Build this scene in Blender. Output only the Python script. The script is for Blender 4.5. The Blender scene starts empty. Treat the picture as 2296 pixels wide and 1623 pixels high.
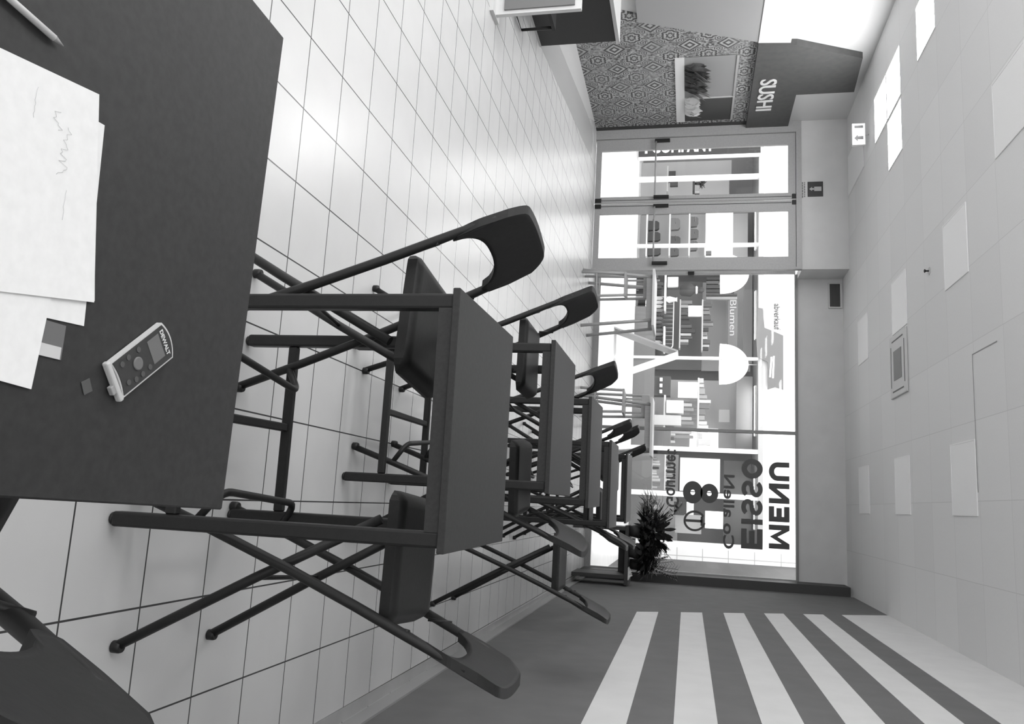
import bpy, bmesh, math, random
from mathutils import Vector, Matrix
random.seed(7)
PI = math.pi
C = bpy.context.scene.collection
sc = bpy.context.scene

# ------------------------------------------------------------------ camera
F_PX = 1801.2
YAW, PITCH, ROLL = -0.1742, -0.2120, 0.0179
fw = Vector((math.sin(YAW)*math.cos(PITCH), math.cos(YAW)*math.cos(PITCH), math.sin(PITCH)))
rt = Vector((math.cos(YAW), -math.sin(YAW), 0))
up = rt.cross(fw)
r2 = math.cos(ROLL)*rt + math.sin(ROLL)*up
u2 = -math.sin(ROLL)*rt + math.cos(ROLL)*up
cam = bpy.data.cameras.new('camera')
cam_o = bpy.data.objects.new('camera', cam); C.objects.link(cam_o)
# the camera is held on its side: the picture's right is the room's up
M = Matrix((u2, -r2, -fw)).transposed().to_4x4()
M.translation = Vector((1.8667, -2.5137, 1.5820))
cam_o.matrix_world = M
cam.sensor_fit = 'HORIZONTAL'; cam.sensor_width = 36
cam.lens = 36*F_PX/2296
cam.shift_x = -12/2296
cam.clip_start = 0.05; cam.clip_end = 200
sc.camera = cam_o

# ------------------------------------------------------------------ view, world
sc.view_settings.view_transform = 'Standard'
sc.view_settings.look = 'None'
sc.view_settings.gamma = 1
sc.view_settings.use_curve_mapping = False
sc.view_settings.exposure = 0.70
w = bpy.data.worlds.new('world'); sc.world = w; w.use_nodes = True
w.node_tree.nodes['Background'].inputs[0].default_value = (1, 1, 1, 1)
w.node_tree.nodes['Background'].inputs[1].default_value = 1.3
PANEL_E = 13.0     # square ceiling lights of the room, and the unseen rows added
MALL_E = 2.3      # unseen glowing ceiling added to light the mall walk outside
SHOP_E = 1.5      # lights in the shop across

# ------------------------------------------------------------------ materials
def mat(name, v, rough=0.5, spec=0.5, noise=0.0, nscale=30, bump=0.0, metal=0.0, emit=0.0, trans=0.0):
    m = bpy.data.materials.new(name); m.use_nodes = True
    nt = m.node_tree; b = nt.nodes['Principled BSDF']
    b.inputs['Base Color'].default_value = (v, v, v, 1)
    b.inputs['Roughness'].default_value = rough
    b.inputs['Specular IOR Level'].default_value = spec
    b.inputs['Metallic'].default_value = metal
    if emit:
        b.inputs['Emission Color'].default_value = (1, 1, 1, 1)
        b.inputs['Emission Strength'].default_value = emit
    if noise or bump:
        tc = nt.nodes.new('ShaderNodeTexCoord')
        n = nt.nodes.new('ShaderNodeTexNoise'); n.inputs['Scale'].default_value = nscale
        n.inputs['Detail'].default_value = 6
        nt.links.new(tc.outputs['Object'], n.inputs['Vector'])
        if noise:
            r = nt.nodes.new('ShaderNodeMapRange')
            r.inputs['From Min'].default_value = 0.3; r.inputs['From Max'].default_value = 0.7
            r.inputs['To Min'].default_value = max(0, v*(1-noise)); r.inputs['To Max'].default_value = min(1, v*(1+noise))
            nt.links.new(n.outputs['Fac'], r.inputs['Value'])
            nt.links.new(r.outputs['Result'], b.inputs['Base Color'])
        if bump:
            bp = nt.nodes.new('ShaderNodeBump'); bp.inputs['Strength'].default_value = bump
            bp.inputs['Distance'].default_value = 0.005
            nt.links.new(n.outputs['Fac'], bp.inputs['Height'])
            nt.links.new(bp.outputs['Normal'], b.inputs['Normal'])
    return m

def math_node(nt, op, a, b=None, c=None):
    n = nt.nodes.new('ShaderNodeMath'); n.operation = op
    for i, v in enumerate((a, b, c)):
        if v is None: continue
        if isinstance(v, (int, float)): n.inputs[i].default_value = v
        else: nt.links.new(v, n.inputs[i])
    return n.outputs[0]

def grid_mat(name, v, line, sx, sy, ox, oy, wd, rough, axes=('X', 'Y'), noise=0.05, spec=0.5, var=0.03, nscale=14):
    """square tiles with thin joints, laid out in object space"""
    m = bpy.data.materials.new(name); m.use_nodes = True
    nt = m.node_tree; b = nt.nodes['Principled BSDF']
    b.inputs['Roughness'].default_value = rough
    b.inputs['Specular IOR Level'].default_value = spec
    tc = nt.nodes.new('ShaderNodeTexCoord'); sp = nt.nodes.new('ShaderNodeSeparateXYZ')
    nt.links.new(tc.outputs['Object'], sp.inputs[0])
    fac = None; cells = []
    for ax, s, o in ((axes[0], sx, ox), (axes[1], sy, oy)):
        t = math_node(nt, 'DIVIDE', math_node(nt, 'SUBTRACT', sp.outputs[ax], o), s)
        fr = math_node(nt, 'FRACT', t); cells.append(math_node(nt, 'FLOOR', t))
        d = math_node(nt, 'MINIMUM', fr, math_node(nt, 'SUBTRACT', 1.0, fr))
        l = math_node(nt, 'LESS_THAN', d, wd/s/2)
        fac = l if fac is None else math_node(nt, 'MAXIMUM', fac, l)
    cb = nt.nodes.new('ShaderNodeCombineXYZ')
    nt.links.new(cells[0], cb.inputs[0]); nt.links.new(cells[1], cb.inputs[1])
    wn = nt.nodes.new('ShaderNodeTexWhiteNoise'); nt.links.new(cb.outputs[0], wn.inputs['Vector'])
    ns = nt.nodes.new('ShaderNodeTexNoise'); ns.inputs['Scale'].default_value = nscale; ns.inputs['Detail'].default_value = 8
    nt.links.new(tc.outputs['Object'], ns.inputs['Vector'])
    a = math_node(nt, 'MULTIPLY_ADD', wn.outputs['Value'], var*v, v*(1-var/2-noise/2))
    a = math_node(nt, 'ADD', a, math_node(nt, 'MULTIPLY', ns.outputs['Fac'], noise*v))
    mx = nt.nodes.new('ShaderNodeMix'); mx.data_type = 'FLOAT'
    nt.links.new(fac, mx.inputs[0]); nt.links.new(a, mx.inputs[2]); mx.inputs[3].default_value = line
    nt.links.new(mx.outputs[0], b.inputs['Base Color'])
    return m

def glass_mat():
    m = bpy.data.materials.new('clear glass'); m.use_nodes = True
    nt = m.node_tree; nt.nodes.remove(nt.nodes['Principled BSDF'])
    out = nt.nodes['Material Output']
    t = nt.nodes.new('ShaderNodeBsdfTransparent'); t.inputs[0].default_value = (.96, .96, .96, 1)
    g = nt.nodes.new('ShaderNodeBsdfGlossy'); g.inputs['Roughness'].default_value = 0.02
    f = nt.nodes.new('ShaderNodeFresnel'); f.inputs['IOR'].default_value = 1.3
    mx = nt.nodes.new('ShaderNodeMixShader')
    nt.links.new(f.outputs[0], mx.inputs[0]); nt.links.new(t.outputs[0], mx.inputs[1]); nt.links.new(g.outputs[0], mx.inputs[2])
    nt.links.new(mx.outputs[0], out.inputs['Surface'])
    return m

def wallpaper_mat():
    """medallion wallpaper: rings, diamonds and fine scrollwork in greys"""
    m = bpy.data.materials.new('medallion wallpaper'); m.use_nodes = True
    nt = m.node_tree; b = nt.nodes['Principled BSDF']; b.inputs['Roughness'].default_value = 0.7
    tc = nt.nodes.new('ShaderNodeTexCoord'); sp = nt.nodes.new('ShaderNodeSeparateXYZ')
    nt.links.new(tc.outputs['Object'], sp.inputs[0])
    Y, Z = sp.outputs['Y'], sp.outputs['Z']
    S = 0.50
    def layer(oy, oz, s, kind):
        ty = math_node(nt, 'DIVIDE', math_node(nt, 'SUBTRACT', Y, oy), s)
        tz = math_node(nt, 'DIVIDE', math_node(nt, 'SUBTRACT', Z, oz), s)
        fy = math_node(nt, 'ABSOLUTE', math_node(nt, 'SUBTRACT', math_node(nt, 'FRACT', ty), 0.5))
        fz = math_node(nt, 'ABSOLUTE', math_node(nt, 'SUBTRACT', math_node(nt, 'FRACT', tz), 0.5))
        if kind == 'ring':
            r = math_node(nt, 'SQRT', math_node(nt, 'ADD', math_node(nt, 'MULTIPLY', fy, fy), math_node(nt, 'MULTIPLY', fz, fz)))
            an = math_node(nt, 'ARCTAN2', fy, fz)
            r = math_node(nt, 'ADD', r, math_node(nt, 'MULTIPLY', math_node(nt, 'SINE', math_node(nt, 'MULTIPLY', an, 8.0)), 0.02))
        else:
            r = math_node(nt, 'ADD', fy, fz)
        osc = math_node(nt, 'SINE', math_node(nt, 'MULTIPLY', r, 52.0 if kind == 'ring' else 40.0))
        msk = math_node(nt, 'LESS_THAN', r, 0.27 if kind == 'ring' else 0.34)
        return osc, msk
    o1, m1 = layer(0, 0, S, 'ring'); o2, m2 = layer(S/2, S/2, S, 'dia'); o3, m3 = layer(S/2, 0, S/2, 'ring')
    ns = nt.nodes.new('ShaderNodeTexNoise'); ns.inputs['Scale'].default_value = 30; ns.inputs['Detail'].default_value = 3
    nt.links.new(tc.outputs['Object'], ns.inputs['Vector'])
    big = nt.nodes.new('ShaderNodeTexNoise'); big.inputs['Scale'].default_value = 2.6
    nt.links.new(tc.outputs['Object'], big.inputs['Vector'])
    base = math_node(nt, 'MULTIPLY', math_node(nt, 'SUBTRACT', ns.outputs['Fac'], 0.5), 5.0)
    def mixf(f, a, c):
        mx = nt.nodes.new('ShaderNodeMix'); mx.data_type = 'FLOAT'
        nt.links.new(f, mx.inputs[0]); nt.links.new(a, mx.inputs[2]); nt.links.new(c, mx.inputs[3]); return mx.outputs[0]
    v = mixf(m3, base, o3); v = mixf(m2, v, o2); v = mixf(m1, v, o1)
    v = math_node(nt, 'ADD', math_node(nt, 'MULTIPLY', v, 0.9), math_node(nt, 'MULTIPLY', base, 0.18))
    amp = math_node(nt, 'MULTIPLY_ADD', big.outputs['Fac'], 0.5, -0.03)
    v = math_node(nt, 'MULTIPLY', v, amp)
    v = math_node(nt, 'ADD', v, 0.235)
    v = math_node(nt, 'MAXIMUM', math_node(nt, 'MINIMUM', v, 0.7), 0.05)
    nt.links.new(v, b.inputs['Base Color'])
    return m

def wood_mat(name, v):
    m = mat(name, v, 0.55); nt = m.node_tree; b = nt.nodes['Principled BSDF']
    tc = nt.nodes.new('ShaderNodeTexCoord'); mp = nt.nodes.new('ShaderNodeMapping')
    mp.inputs['Scale'].default_value = (30, 30, 2)
    n = nt.nodes.new('ShaderNodeTexNoise'); n.inputs['Scale'].default_value = 2
    nt.links.new(tc.outputs['Object'], mp.inputs[0]); nt.links.new(mp.outputs[0], n.inputs['Vector'])
    a = math_node(nt, 'MULTIPLY_ADD', n.outputs['Fac'], v*0.3, v*0.85)
    nt.links.new(a, b.inputs['Base Color'])
    return m

G = {}
def g(v, rough=0.6):
    k = (round(v, 3), rough)
    if k not in G: G[k] = mat('grey %d' % int(v*1000), v, rough)
    return G[k]

TS = 0.32
m_floor = grid_mat('pale floor tiles', 0.58, 0.045, TS, TS, 0.0, 0.0, 0.006, 0.26, noise=0.10, spec=0.32, nscale=5)
m_border = mat('grey floor border', 0.36, 0.3, 0.4, noise=0.08, nscale=6)
m_ceil = grid_mat('acoustic ceiling tiles', 0.74, 0.62, 0.66, 0.666, -2.95, 6.73, 0.006, 0.9, noise=0.06, spec=0.1, var=0.05, nscale=60)
m_wall = mat('white painted wall', 0.62, 0.85, 0.2, noise=0.03, nscale=4, bump=.05)
m_darkwall = mat('mid grey painted wall', 0.155, 0.8, 0.2, noise=0.06, nscale=5)
m_stripe = mat('pale stripe paint', 0.66, 0.8, 0.2, noise=0.03, nscale=5)
m_black = mat('black laminate', 0.032, 0.5, 0.25, noise=0.16, nscale=90)
m_blackmetal = mat('black powder coated steel', 0.016, 0.45, 0.3, noise=0.1, nscale=60)
m_vinyl = mat('black vinyl', 0.018, 0.5, 0.25, noise=0.12, nscale=70, bump=.05)
m_plastic = mat('black plastic', 0.016, 0.4, 0.3)
m_alu = mat('brushed aluminium', 0.36, 0.45, 0.5, noise=0.06, nscale=40)
m_aludark = mat('dark gasket', 0.02, 0.6)
m_glass = glass_mat()
m_paper = mat('white paper', 0.78, 0.8, 0.2, noise=0.03, nscale=80)
m_ink = mat('grey pencil ink', 0.46, 0.8)
m_wp = wallpaper_mat()
m_sushi = mat('dark fascia board', 0.085, 0.7, 0.3, noise=0.08, nscale=12)
m_light = mat('ceiling light diffuser', 0.9, 0.5, emit=PANEL_E)
m_unlit = mat('unlit diffuser', 0.84, 0.6)
m_wood = wood_mat('light bare wood', 0.38)
m_leaf = mat('dark leaf', 0.03, 0.5, 0.4, noise=0.5, nscale=12)
m_leaf2 = mat('grey green leaf', 0.11, 0.5, 0.4, noise=0.4, nscale=12)
m_white = mat('white lacquer', 0.80, 0.5)
m_letter = mat('grey vinyl lettering', 0.075, 0.6)
m_letter2 = mat('translucent grey lettering', 0.085, 0.6)
m_mallfloor = mat('polished mall floor', 0.80, 0.25, 0.4, noise=0.04, nscale=3)

# ------------------------------------------------------------------ mesh helpers
class MB:
    def __init__(s): s.bm = bmesh.new()
    def box(s, x0, x1, y0, y1, z0, z1, bev=0.0, seg=2):
        vs = [s.bm.verts.new(p) for p in ((x0,y0,z0),(x1,y0,z0),(x1,y1,z0),(x0,y1,z0),(x0,y0,z1),(x1,y0,z1),(x1,y1,z1),(x0,y1,z1))]
        fs = [s.bm.faces.new([vs[i] for i in f]) for f in ((0,3,2,1),(4,5,6,7),(0,1,5,4),(1,2,6,5),(2,3,7,6),(3,0,4,7))]
        if bev:
            es = list({e for f in fs for e in f.edges})
            bmesh.ops.bevel(s.bm, geom=es, offset=bev, segments=seg, affect='EDGES', profile=0.5)
        return s
    def tube(s, pts, r, n=10, cap=True, smooth=0):
        pts = [Vector(p) for p in pts]
        if smooth:
            out = [pts[0]]
            for i in range(1, len(pts)-1):
                a, b, c = pts[i-1], pts[i], pts[i+1]
                d1 = min(smooth, (a-b).length*.45); d2 = min(smooth, (c-b).length*.45)
                p, q = b+(a-b).normalized()*d1, b+(c-b).normalized()*d2
                for k in range(6):
                    t = k/5; out.append(p*(1-t)**2 + b*2*t*(1-t) + q*t*t)
            out.append(pts[-1]); pts = out
        rings = []; prev = None
        for i, p in enumerate(pts):
            if i == 0: t = pts[1]-p
            elif i == len(pts)-1: t = p-pts[i-1]
            else: t = (pts[i+1]-p).normalized() + (p-pts[i-1]).normalized()
            t.normalize()
            if prev is None:
                a = Vector((0, 0, 1)) if abs(t.z) < .9 else Vector((1, 0, 0))
                nrm = t.cross(a).normalized()
            else: nrm = (prev - t*prev.dot(t)).normalized()
            prev = nrm; bi = t.cross(nrm)
            rr = r[i] if isinstance(r, (list, tuple)) else r
            rings.append([s.bm.verts.new(p + nrm*math.cos(2*PI*k/n)*rr + bi*math.sin(2*PI*k/n)*rr) for k in range(n)])
        for a, b in zip(rings, rings[1:]):
            for k in range(n): s.bm.faces.new((a[k], a[(k+1)%n], b[(k+1)%n], b[k])).smooth = True
        if cap:
            s.bm.faces.new(rings[0][::-1]); s.bm.faces.new(rings[-1])
        return s
    def lathe(s, prof, cx=0, cy=0, cz=0, n=24, axis='z'):
        rings = []
        for r, z in prof:
            rings.append([s.bm.verts.new((cx+math.cos(2*PI*k/n)*r, cy+math.sin(2*PI*k/n)*r, cz+z)) for k in range(n)])
        for a, b in zip(rings, rings[1:]):
            for k in range(n): s.bm.faces.new((a[k], a[(k+1)%n], b[(k+1)%n], b[k])).smooth = True
        s.bm.faces.new(rings[0][::-1]); s.bm.faces.new(rings[-1])
        return s
    def prism(s, poly, f0, f1):
        """poly of 2-D points; f0(p), f1(p) give the two 3-D faces"""
        a = [s.bm.verts.new(f0(p)) for p in poly]; b = [s.bm.verts.new(f1(p)) for p in poly]
        s.bm.faces.new(a[::-1]); s.bm.faces.new(b)
        n = len(poly)
        for i in range(n): s.bm.faces.new((a[i], a[(i+1)%n], b[(i+1)%n], b[i]))
        return s
    def slab(s, top, bot, nu, nv, smooth=True):
        """closed slab from two parametric grids"""
        A = [[s.bm.verts.new(top(i/nu, j/nv)) for j in range(nv+1)] for i in range(nu+1)]
        B = [[s.bm.verts.new(bot(i/nu, j/nv)) for j in range(nv+1)] for i in range(nu+1)]
        for i in range(nu):
            for j in range(nv):
                s.bm.faces.new((A[i][j], A[i+1][j], A[i+1][j+1], A[i][j+1])).smooth = smooth
                s.bm.faces.new((B[i][j], B[i][j+1], B[i+1][j+1], B[i+1][j])).smooth = smooth
        for i in range(nu):
            s.bm.faces.new((A[i][0], B[i][0], B[i+1][0], A[i+1][0])); s.bm.faces.new((A[i][nv], A[i+1][nv], B[i+1][nv], B[i][nv]))
        for j in range(nv):
            s.bm.faces.new((A[0][j], A[0][j+1], B[0][j+1], B[0][j])); s.bm.faces.new((A[nu][j], B[nu][j], B[nu][j+1], A[nu][j+1]))
        return s
    def build(s, name, m, parent=None, kind=None, label=None):
        bmesh.ops.recalc_face_normals(s.bm, faces=s.bm.faces[:])
        me = bpy.data.meshes.new(name); s.bm.to_mesh(me); s.bm.free()
        me.materials.append(m)
        o = bpy.data.objects.new(name, me); C.objects.link(o)
        if parent: o.parent = parent
        if kind: o['kind'] = kind
        if label: o['label'] = label
        return o

def tag(o, label, cat, group=None, kind=None):
    o['label'] = label; o['category'] = cat
    if group: o['group'] = group
    if kind: o['kind'] = kind
    return o
def empty(name, loc, rz=0, label=None, cat=None, group=None):
    o = bpy.data.objects.new(name, None); C.objects.link(o); o.empty_display_size = .1
    o.location = loc; o.rotation_euler = (0, 0, rz)
    if label: tag(o, label, cat, group)
    return o
def copy_tree(o, parent=None):
    c = o.copy(); C.objects.link(c)
    if parent: c.parent = parent
    for ch in list(o.children): copy_tree(ch, c)
    return c
def place(proto, used, loc, rz, label, cat, group=None):
    o = proto if not used else copy_tree(proto)
    o.location = loc; o.rotation_euler = (0, 0, rz); tag(o, label, cat, group)
    return o
def struct(name, mb, m): return mb.build(name, m, None, 'structure')
def thing(name, mb, m, label, cat, group=None): return tag(mb.build(name, m), label, cat, group)

def text_obj(txt, m, parent, name, X0, X1, Z0, Z1, Y, mirror=False, bold=0.0, depth=0.004, plane='XZ', flip=False, fixed=None):
    cu = bpy.data.curves.new('lettering', 'FONT'); cu.body = txt; cu.offset = bold; cu.extrude = 0.01
    cu.resolution_u = 4
    t = bpy.data.objects.new('lettering', cu); C.objects.link(t)
    dg = bpy.context.evaluated_depsgraph_get(); dg.update()
    me = bpy.data.meshes.new_from_object(t.evaluated_get(dg))
    bpy.data.objects.remove(t); bpy.data.curves.remove(cu)
    xs = [v.co.x for v in me.vertices]; ys = [v.co.y for v in me.vertices]
    x0, x1, y0, y1 = min(xs), max(xs), min(ys), max(ys)
    for v in me.vertices:
        u = (v.co.x-x0)/(x1-x0); q = (v.co.y-y0)/(y1-y0); e = (0.5+v.co.z*50)*depth
        if mirror: u = 1-u
        if plane == 'XZ': v.co = (X0+u*(X1-X0), Y+e, Z0+q*(Z1-Z0))
        elif plane == 'YZ': v.co = (Y+e, X0+u*(X1-X0), Z0+q*(Z1-Z0))
        elif plane == 'VERT': v.co = (X0+(1-q)*(X1-X0), Y+e, Z0+u*(Z1-Z0))   # text running upwards
        elif plane == 'XY': v.co = (X0+u*(X1-X0), Z0+q*(Z1-Z0), Y+e)
    me.materials.clear(); me.materials.append(m)
    o = bpy.data.objects.new(name, me); C.objects.link(o)
    if parent: o.parent = parent
    return o

# ================================================================== THE ROOM
XL, XR, YB, YD, YW, ZC = -4.25, 2.96, -5.0, 9.90, 10.45, 3.90
struct('floor', MB().box(XL-.1, XR+.1, YB-.1, YW+.1, -0.12, 0), m_floor)
struct('ceiling', MB().box(XL-.1, XR+.1, YB-.1, YW+.1, ZC, ZC+.12), m_ceil)
# right wall, mid grey
struct('wall_right', MB().box(XR, XR+.12, YB, 9.98, 0, ZC), m_darkwall)
struct('baseboard_right', MB().box(XR-.012, XR, YB, 9.98, 0.0, 0.085), g(0.30))
# tapering grey strip of floor along the right wall
b = MB(); b.prism([(2.86, YB), (2.94, YB), (2.945, 9.98), (2.905, 9.98)], lambda p: (p[0], p[1], 0.0), lambda p: (p[0], p[1], 0.002)); struct('trim_1', b, m_border)
# pale stripes painted on the right wall: they start further back the higher they sit
b = MB()
edges = [(1.075, 6.40), (1.295, 6.53), (1.53, 6.66), (1.755, 6.78), (1.985, 6.91), (2.21, 7.03), (2.435, 7.17), (2.655, 7.29), (2.88, 7.40), (3.11, 7.51), (3.33, 7.62), (ZC-.001, 7.95)]
for i in range(0, 12, 2):
    (z0, y0), (z1, y1) = edges[i], edges[i+1]
    b.prism([(YB, z0), (y0, z0), (y1, z1), (YB, z1)], lambda p: (XR-.003, p[0], p[1]), lambda p: (XR, p[0], p[1]))
struct('trim_2', b, m_stripe)
# dark reveal where the right wall meets the shop window
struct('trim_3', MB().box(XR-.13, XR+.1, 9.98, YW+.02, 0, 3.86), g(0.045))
# left wall
struct('wall_left', MB().box(XL-.12, XL, 3.0, YD, 0, ZC), mat('left wall paint', 0.62, 0.7))
# front: bulkheads over doors and window
struct('wall_front', MB().box(XL, -1.83, YD, YD+.16, 3.22, ZC).box(-1.95, -1.83, YD+.16, YW, 3.22, ZC).box(-1.95, XR, YW, YW+.16, 3.22, ZC), m_wall)
# two floor bands in front of the wallpapered wall
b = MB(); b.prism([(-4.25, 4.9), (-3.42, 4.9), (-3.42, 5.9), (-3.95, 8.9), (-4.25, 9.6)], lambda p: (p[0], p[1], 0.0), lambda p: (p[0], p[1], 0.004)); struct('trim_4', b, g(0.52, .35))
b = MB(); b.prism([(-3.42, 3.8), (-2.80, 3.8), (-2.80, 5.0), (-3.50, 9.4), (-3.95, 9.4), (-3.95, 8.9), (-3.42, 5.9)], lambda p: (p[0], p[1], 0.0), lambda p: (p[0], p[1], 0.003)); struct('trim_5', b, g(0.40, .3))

# wallpapered wall covering, with the pass-through cut out of it
b = MB()
def wp(poly): b.prism(poly, lambda p: (XL, p[0], p[1]), lambda p: (XL+.03, p[0], p[1]))
wp([(6.35, 0.0), (9.80, 0.0), (9.80, 1.30), (6.98, 1.30), (6.35, 0.05)])
wp([(7.02, 1.30), (7.80, 1.30), (7.80, 2.16), (7.39, 2.16)])
wp([(9.66, 1.30), (9.80, 1.30), (9.80, 2.16), (9.66, 2.16)])
wp([(7.39, 2.16), (9.80, 2.16), (9.80, 2.38), (7.50, 2.38)])
struct('trim_6', b, m_wp)
# grey plain panel nearer than the wallpaper, its edge leaning back
b = MB(); b.prism([(4.0, 0.85), (6.87, 0.85), (7.51, 2.38), (4.0, 2.38)], lambda p: (XL, p[0], p[1]), lambda p: (XL+.05, p[0], p[1])); struct('trim_7', b, g(0.33))
b = MB(); b.prism([(4.0, 2.38), (7.56, 2.38), (7.69, 2.79), (4.0, 2.79)], lambda p: (XL, p[0], p[1]), lambda p: (XL+.06, p[0], p[1])); struct('trim_8', b, g(0.7))
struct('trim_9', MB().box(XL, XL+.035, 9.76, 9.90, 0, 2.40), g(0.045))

# pass-through niche with plants
n = empty('display_niche', (XL+.004, 8.73, 1.30), 0, 'lit display niche let into the patterned wall under the SUSHI board', 'niche')
MB().box(0.005, 0.045, -.93, .93, .0, .13).build('sill', g(0.72), n)
MB().box(0.03, 0.034, -.93, .18, .13, .86).build('back_panel', g(0.30), n, label='mid grey back panel')
MB().box(0.03, 0.034, .20, .93, .13, .86).build('back_panel', g(0.045), n, label='black back panel')
MB().box(0.0, 0.05, .18, .20, .13, .86).build('divider', g(0.5), n)
MB().box(0.0, 0.045, -.93, .93, .83, .86).build('head', g(0.4), n)
b = MB(); random.seed(3)
def leaf(bm, base, d, L, wd, droop=0.3, up_=Vector((0, 0, 1))):
    d = Vector(d).normalized(); side = d.cross(up_)
    if side.length < .1: side = Vector((1, 0, 0))
    side.normalize(); base = Vector(base); P = []
    for i in range(5):
        t = i/4; c = base + d*L*t - Vector((0, 0, 1))*droop*L*t*t
        ww = wd*math.sin(PI*min(1, t*.92+.08))
        P.append((bm.verts.new(c-side*ww), bm.verts.new(c+up_*ww*.25), bm.verts.new(c+side*ww)))
    for a, c in zip(P, P[1:]):
        bm.faces.new((a[0], a[1], c[1], c[0])).smooth = True; bm.faces.new((a[1], a[2], c[2], c[1])).smooth = True
for i in range(120):
    leaf(b.bm, (.05, random.uniform(-.75, -.05), .13), (random.uniform(0.0, .35), random.uniform(-.6, .6), 1), random.uniform(.2, .55), .034, .25)
pl = b.build('foliage', m_leaf2); tag(pl, 'spiky grey-green plant standing in the display niche', 'plant'); pl.location = (XL, 8.73, 1.30)
b = MB()
for i in range(70):
    leaf(b.bm, (.06, random.uniform(.2, .66), .13), (random.uniform(0, .4), random.uniform(-.7, .3), 1), random.uniform(.12, .36), .05, .2)
pl = b.build('flowers', g(0.75)); tag(pl, 'white flowers at the dark end of the display niche', 'plant'); pl.location = (XL, 8.73, 1.30)

# SUSHI board
s = empty('sushi_board', (XL+.004, 8.6, 2.38), 0, 'dark fascia board lettered SUSHI rising to the ceiling', 'sign')
b = MB(); b.prism([(-1.09, 0), (1.28, 0), (1.28, .64), (.28, .64), (.28, 1.43), (-.62, 1.37), (-1.04, .49)], lambda p: (0.0, p[0], p[1]), lambda p: (0.09, p[0], p[1]))
b.build('board', m_sushi, s)
text_obj('SUSHI', g(0.72), s, 'letters', -.21, .70, .10, .33, .092, plane='YZ', bold=0.012, depth=.01)

# ------------------------------------------------------------------ doors
def frame_rect(b, x0, x1, z0, z1, wl, wr, wb, wt, y0, y1):
    b.box(x0, x0+wl, y0, y1, z0, z1).box(x1-wr, x1, y0, y1, z0, z1)
    b.box(x0+wl, x1-wr, y0, y1, z0, z0+wb).box(x0+wl, x1-wr, y0, y1, z1-wt, z1)
fr = MB(); fr.box(-4.25, -4.06, YD-.03, YD+.1, 0, 3.22).box(-1.865, -1.825, YD-.03, YD+.06, 0, 3.22).box(-4.06, -1.865, YD-.03, YD+.1, 3.14, 3.22)
struct('trim_10', fr, m_alu)
for i, (x0, x1) in enumerate(((-4.055, -2.965), (-2.945, -1.865))):
    b = MB(); frame_rect(b, x0, x1, 0.01, 3.135, .17 if i else .19, .10 if not i else .17, .09, .11, YD, YD+.05)
    d = struct('door_%d' % (i+1), b, m_alu)
    gx0, gx1 = x0+(.10 if i else .19), x1-(.17 if i else .09)
    MB().box(x0+.1, x1-.1, YD+.02, YD+.03, .1, 3.02).build('glass_pane', m_glass, d)
    h = MB().tube([(x0+.08, YD-.06, .98), (x1-.06, YD-.06, .98)], .014).build('push_bar', m_alu, d)
    for xx in (x0+.06, x1-.07):
        MB().box(xx-.02, xx+.02, YD-.075, YD, .96, 1.20, .005).build('bar_bracket', m_plastic, h)
    xx = x1-.04 if i == 0 else x0+.04
    for zz in (.02, 3.08): MB().box(xx-.035, xx+.035, YD-.02, YD, zz, zz+.10, .005).build('hinge', m_plastic, d)
    MB().box(xx-.004, xx+.004, YD-.004, YD, .12, 3.07).build('gasket', m_aludark, d)

# ------------------------------------------------------------------ shop window
b = MB(); b.box(-1.90, XR, YW-.03, YW+.06, 3.19, 3.22); struct('trim_11', b, g(0.22, .4))
b = MB(); frame_rect(b, -2.05, .60, 0.0, 3.19, .13, .0, .10, .01, YW-.02, YW+.04); w1 = struct('window_1', b, m_alu)
MB().box(-1.92, .60, YW+.005, YW+.015, .10, 3.18).build('glass_pane', m_glass, w1)
MB().box(-1.97, -1.90, YW-.05, YW-.02, 1.52, 1.62, .005).build('lock_box', m_plastic, w1)
b = MB(); frame_rect(b, .645, 2.83, 0.0, 3.19, .0, .02, .10, .01, YW-.02, YW+.04); w2 = struct('window_2', b, m_alu)
MB().box(.645, 2.83, YW+.005, YW+.015, .10, 3.18).build('glass_pane', m_glass, w2)
struct('trim_12', MB().box(.60, .645, YW-.05, YW+.05, 0.0, 3.19), g(0.25, .4))
# lettering stuck on the glass, seen from behind and so mirrored
YG = YW-.003
def glass_text(txt, x0, x1, z0, z1, m, bold, label, y=YG):
    o = text_obj(txt, m, None, 'window_lettering', x0, x1, z0, z1, y-.004, mirror=True, bold=bold, depth=.002)
    tag(o, label, 'lettering'); return o
def ribbon(b, pts, w_, yy, closed=False):
    P = [Vector((p_[0], p_[1])) for p_ in pts]; n = len(P); rows = []
    for k in range(n):
        a_ = P[k-1] if (k or closed) else P[k]; c_ = P[(k+1) % n] if (k < n-1 or closed) else P[k]
        d_ = (c_-a_).normalized(); nn = Vector((-d_.y, d_.x))*w_/2
        if 0 < k < n-1 or closed:
            d1 = (P[k]-a_).normalized(); co = max(.5, d_.dot(d1)); nn = nn/co
        rows.append([b.bm.verts.new((q_.x, y_, q_.y)) for q_, y_ in ((P[k]-nn, yy), (P[k]+nn, yy), (P[k]+nn, yy-.002), (P[k]-nn, yy-.002))])
    rng = range(n) if closed else range(n-1)
    for k in rng:
        p_, q_ = rows[k], rows[(k+1) % n]
        for j_ in range(4): b.bm.faces.new((p_[j_], p_[(j_+1) % 4], q_[(j_+1) % 4], q_[j_]))
    if not closed: b.bm.faces.new(rows[0]); b.bm.faces.new(rows[-1][::-1])
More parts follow.
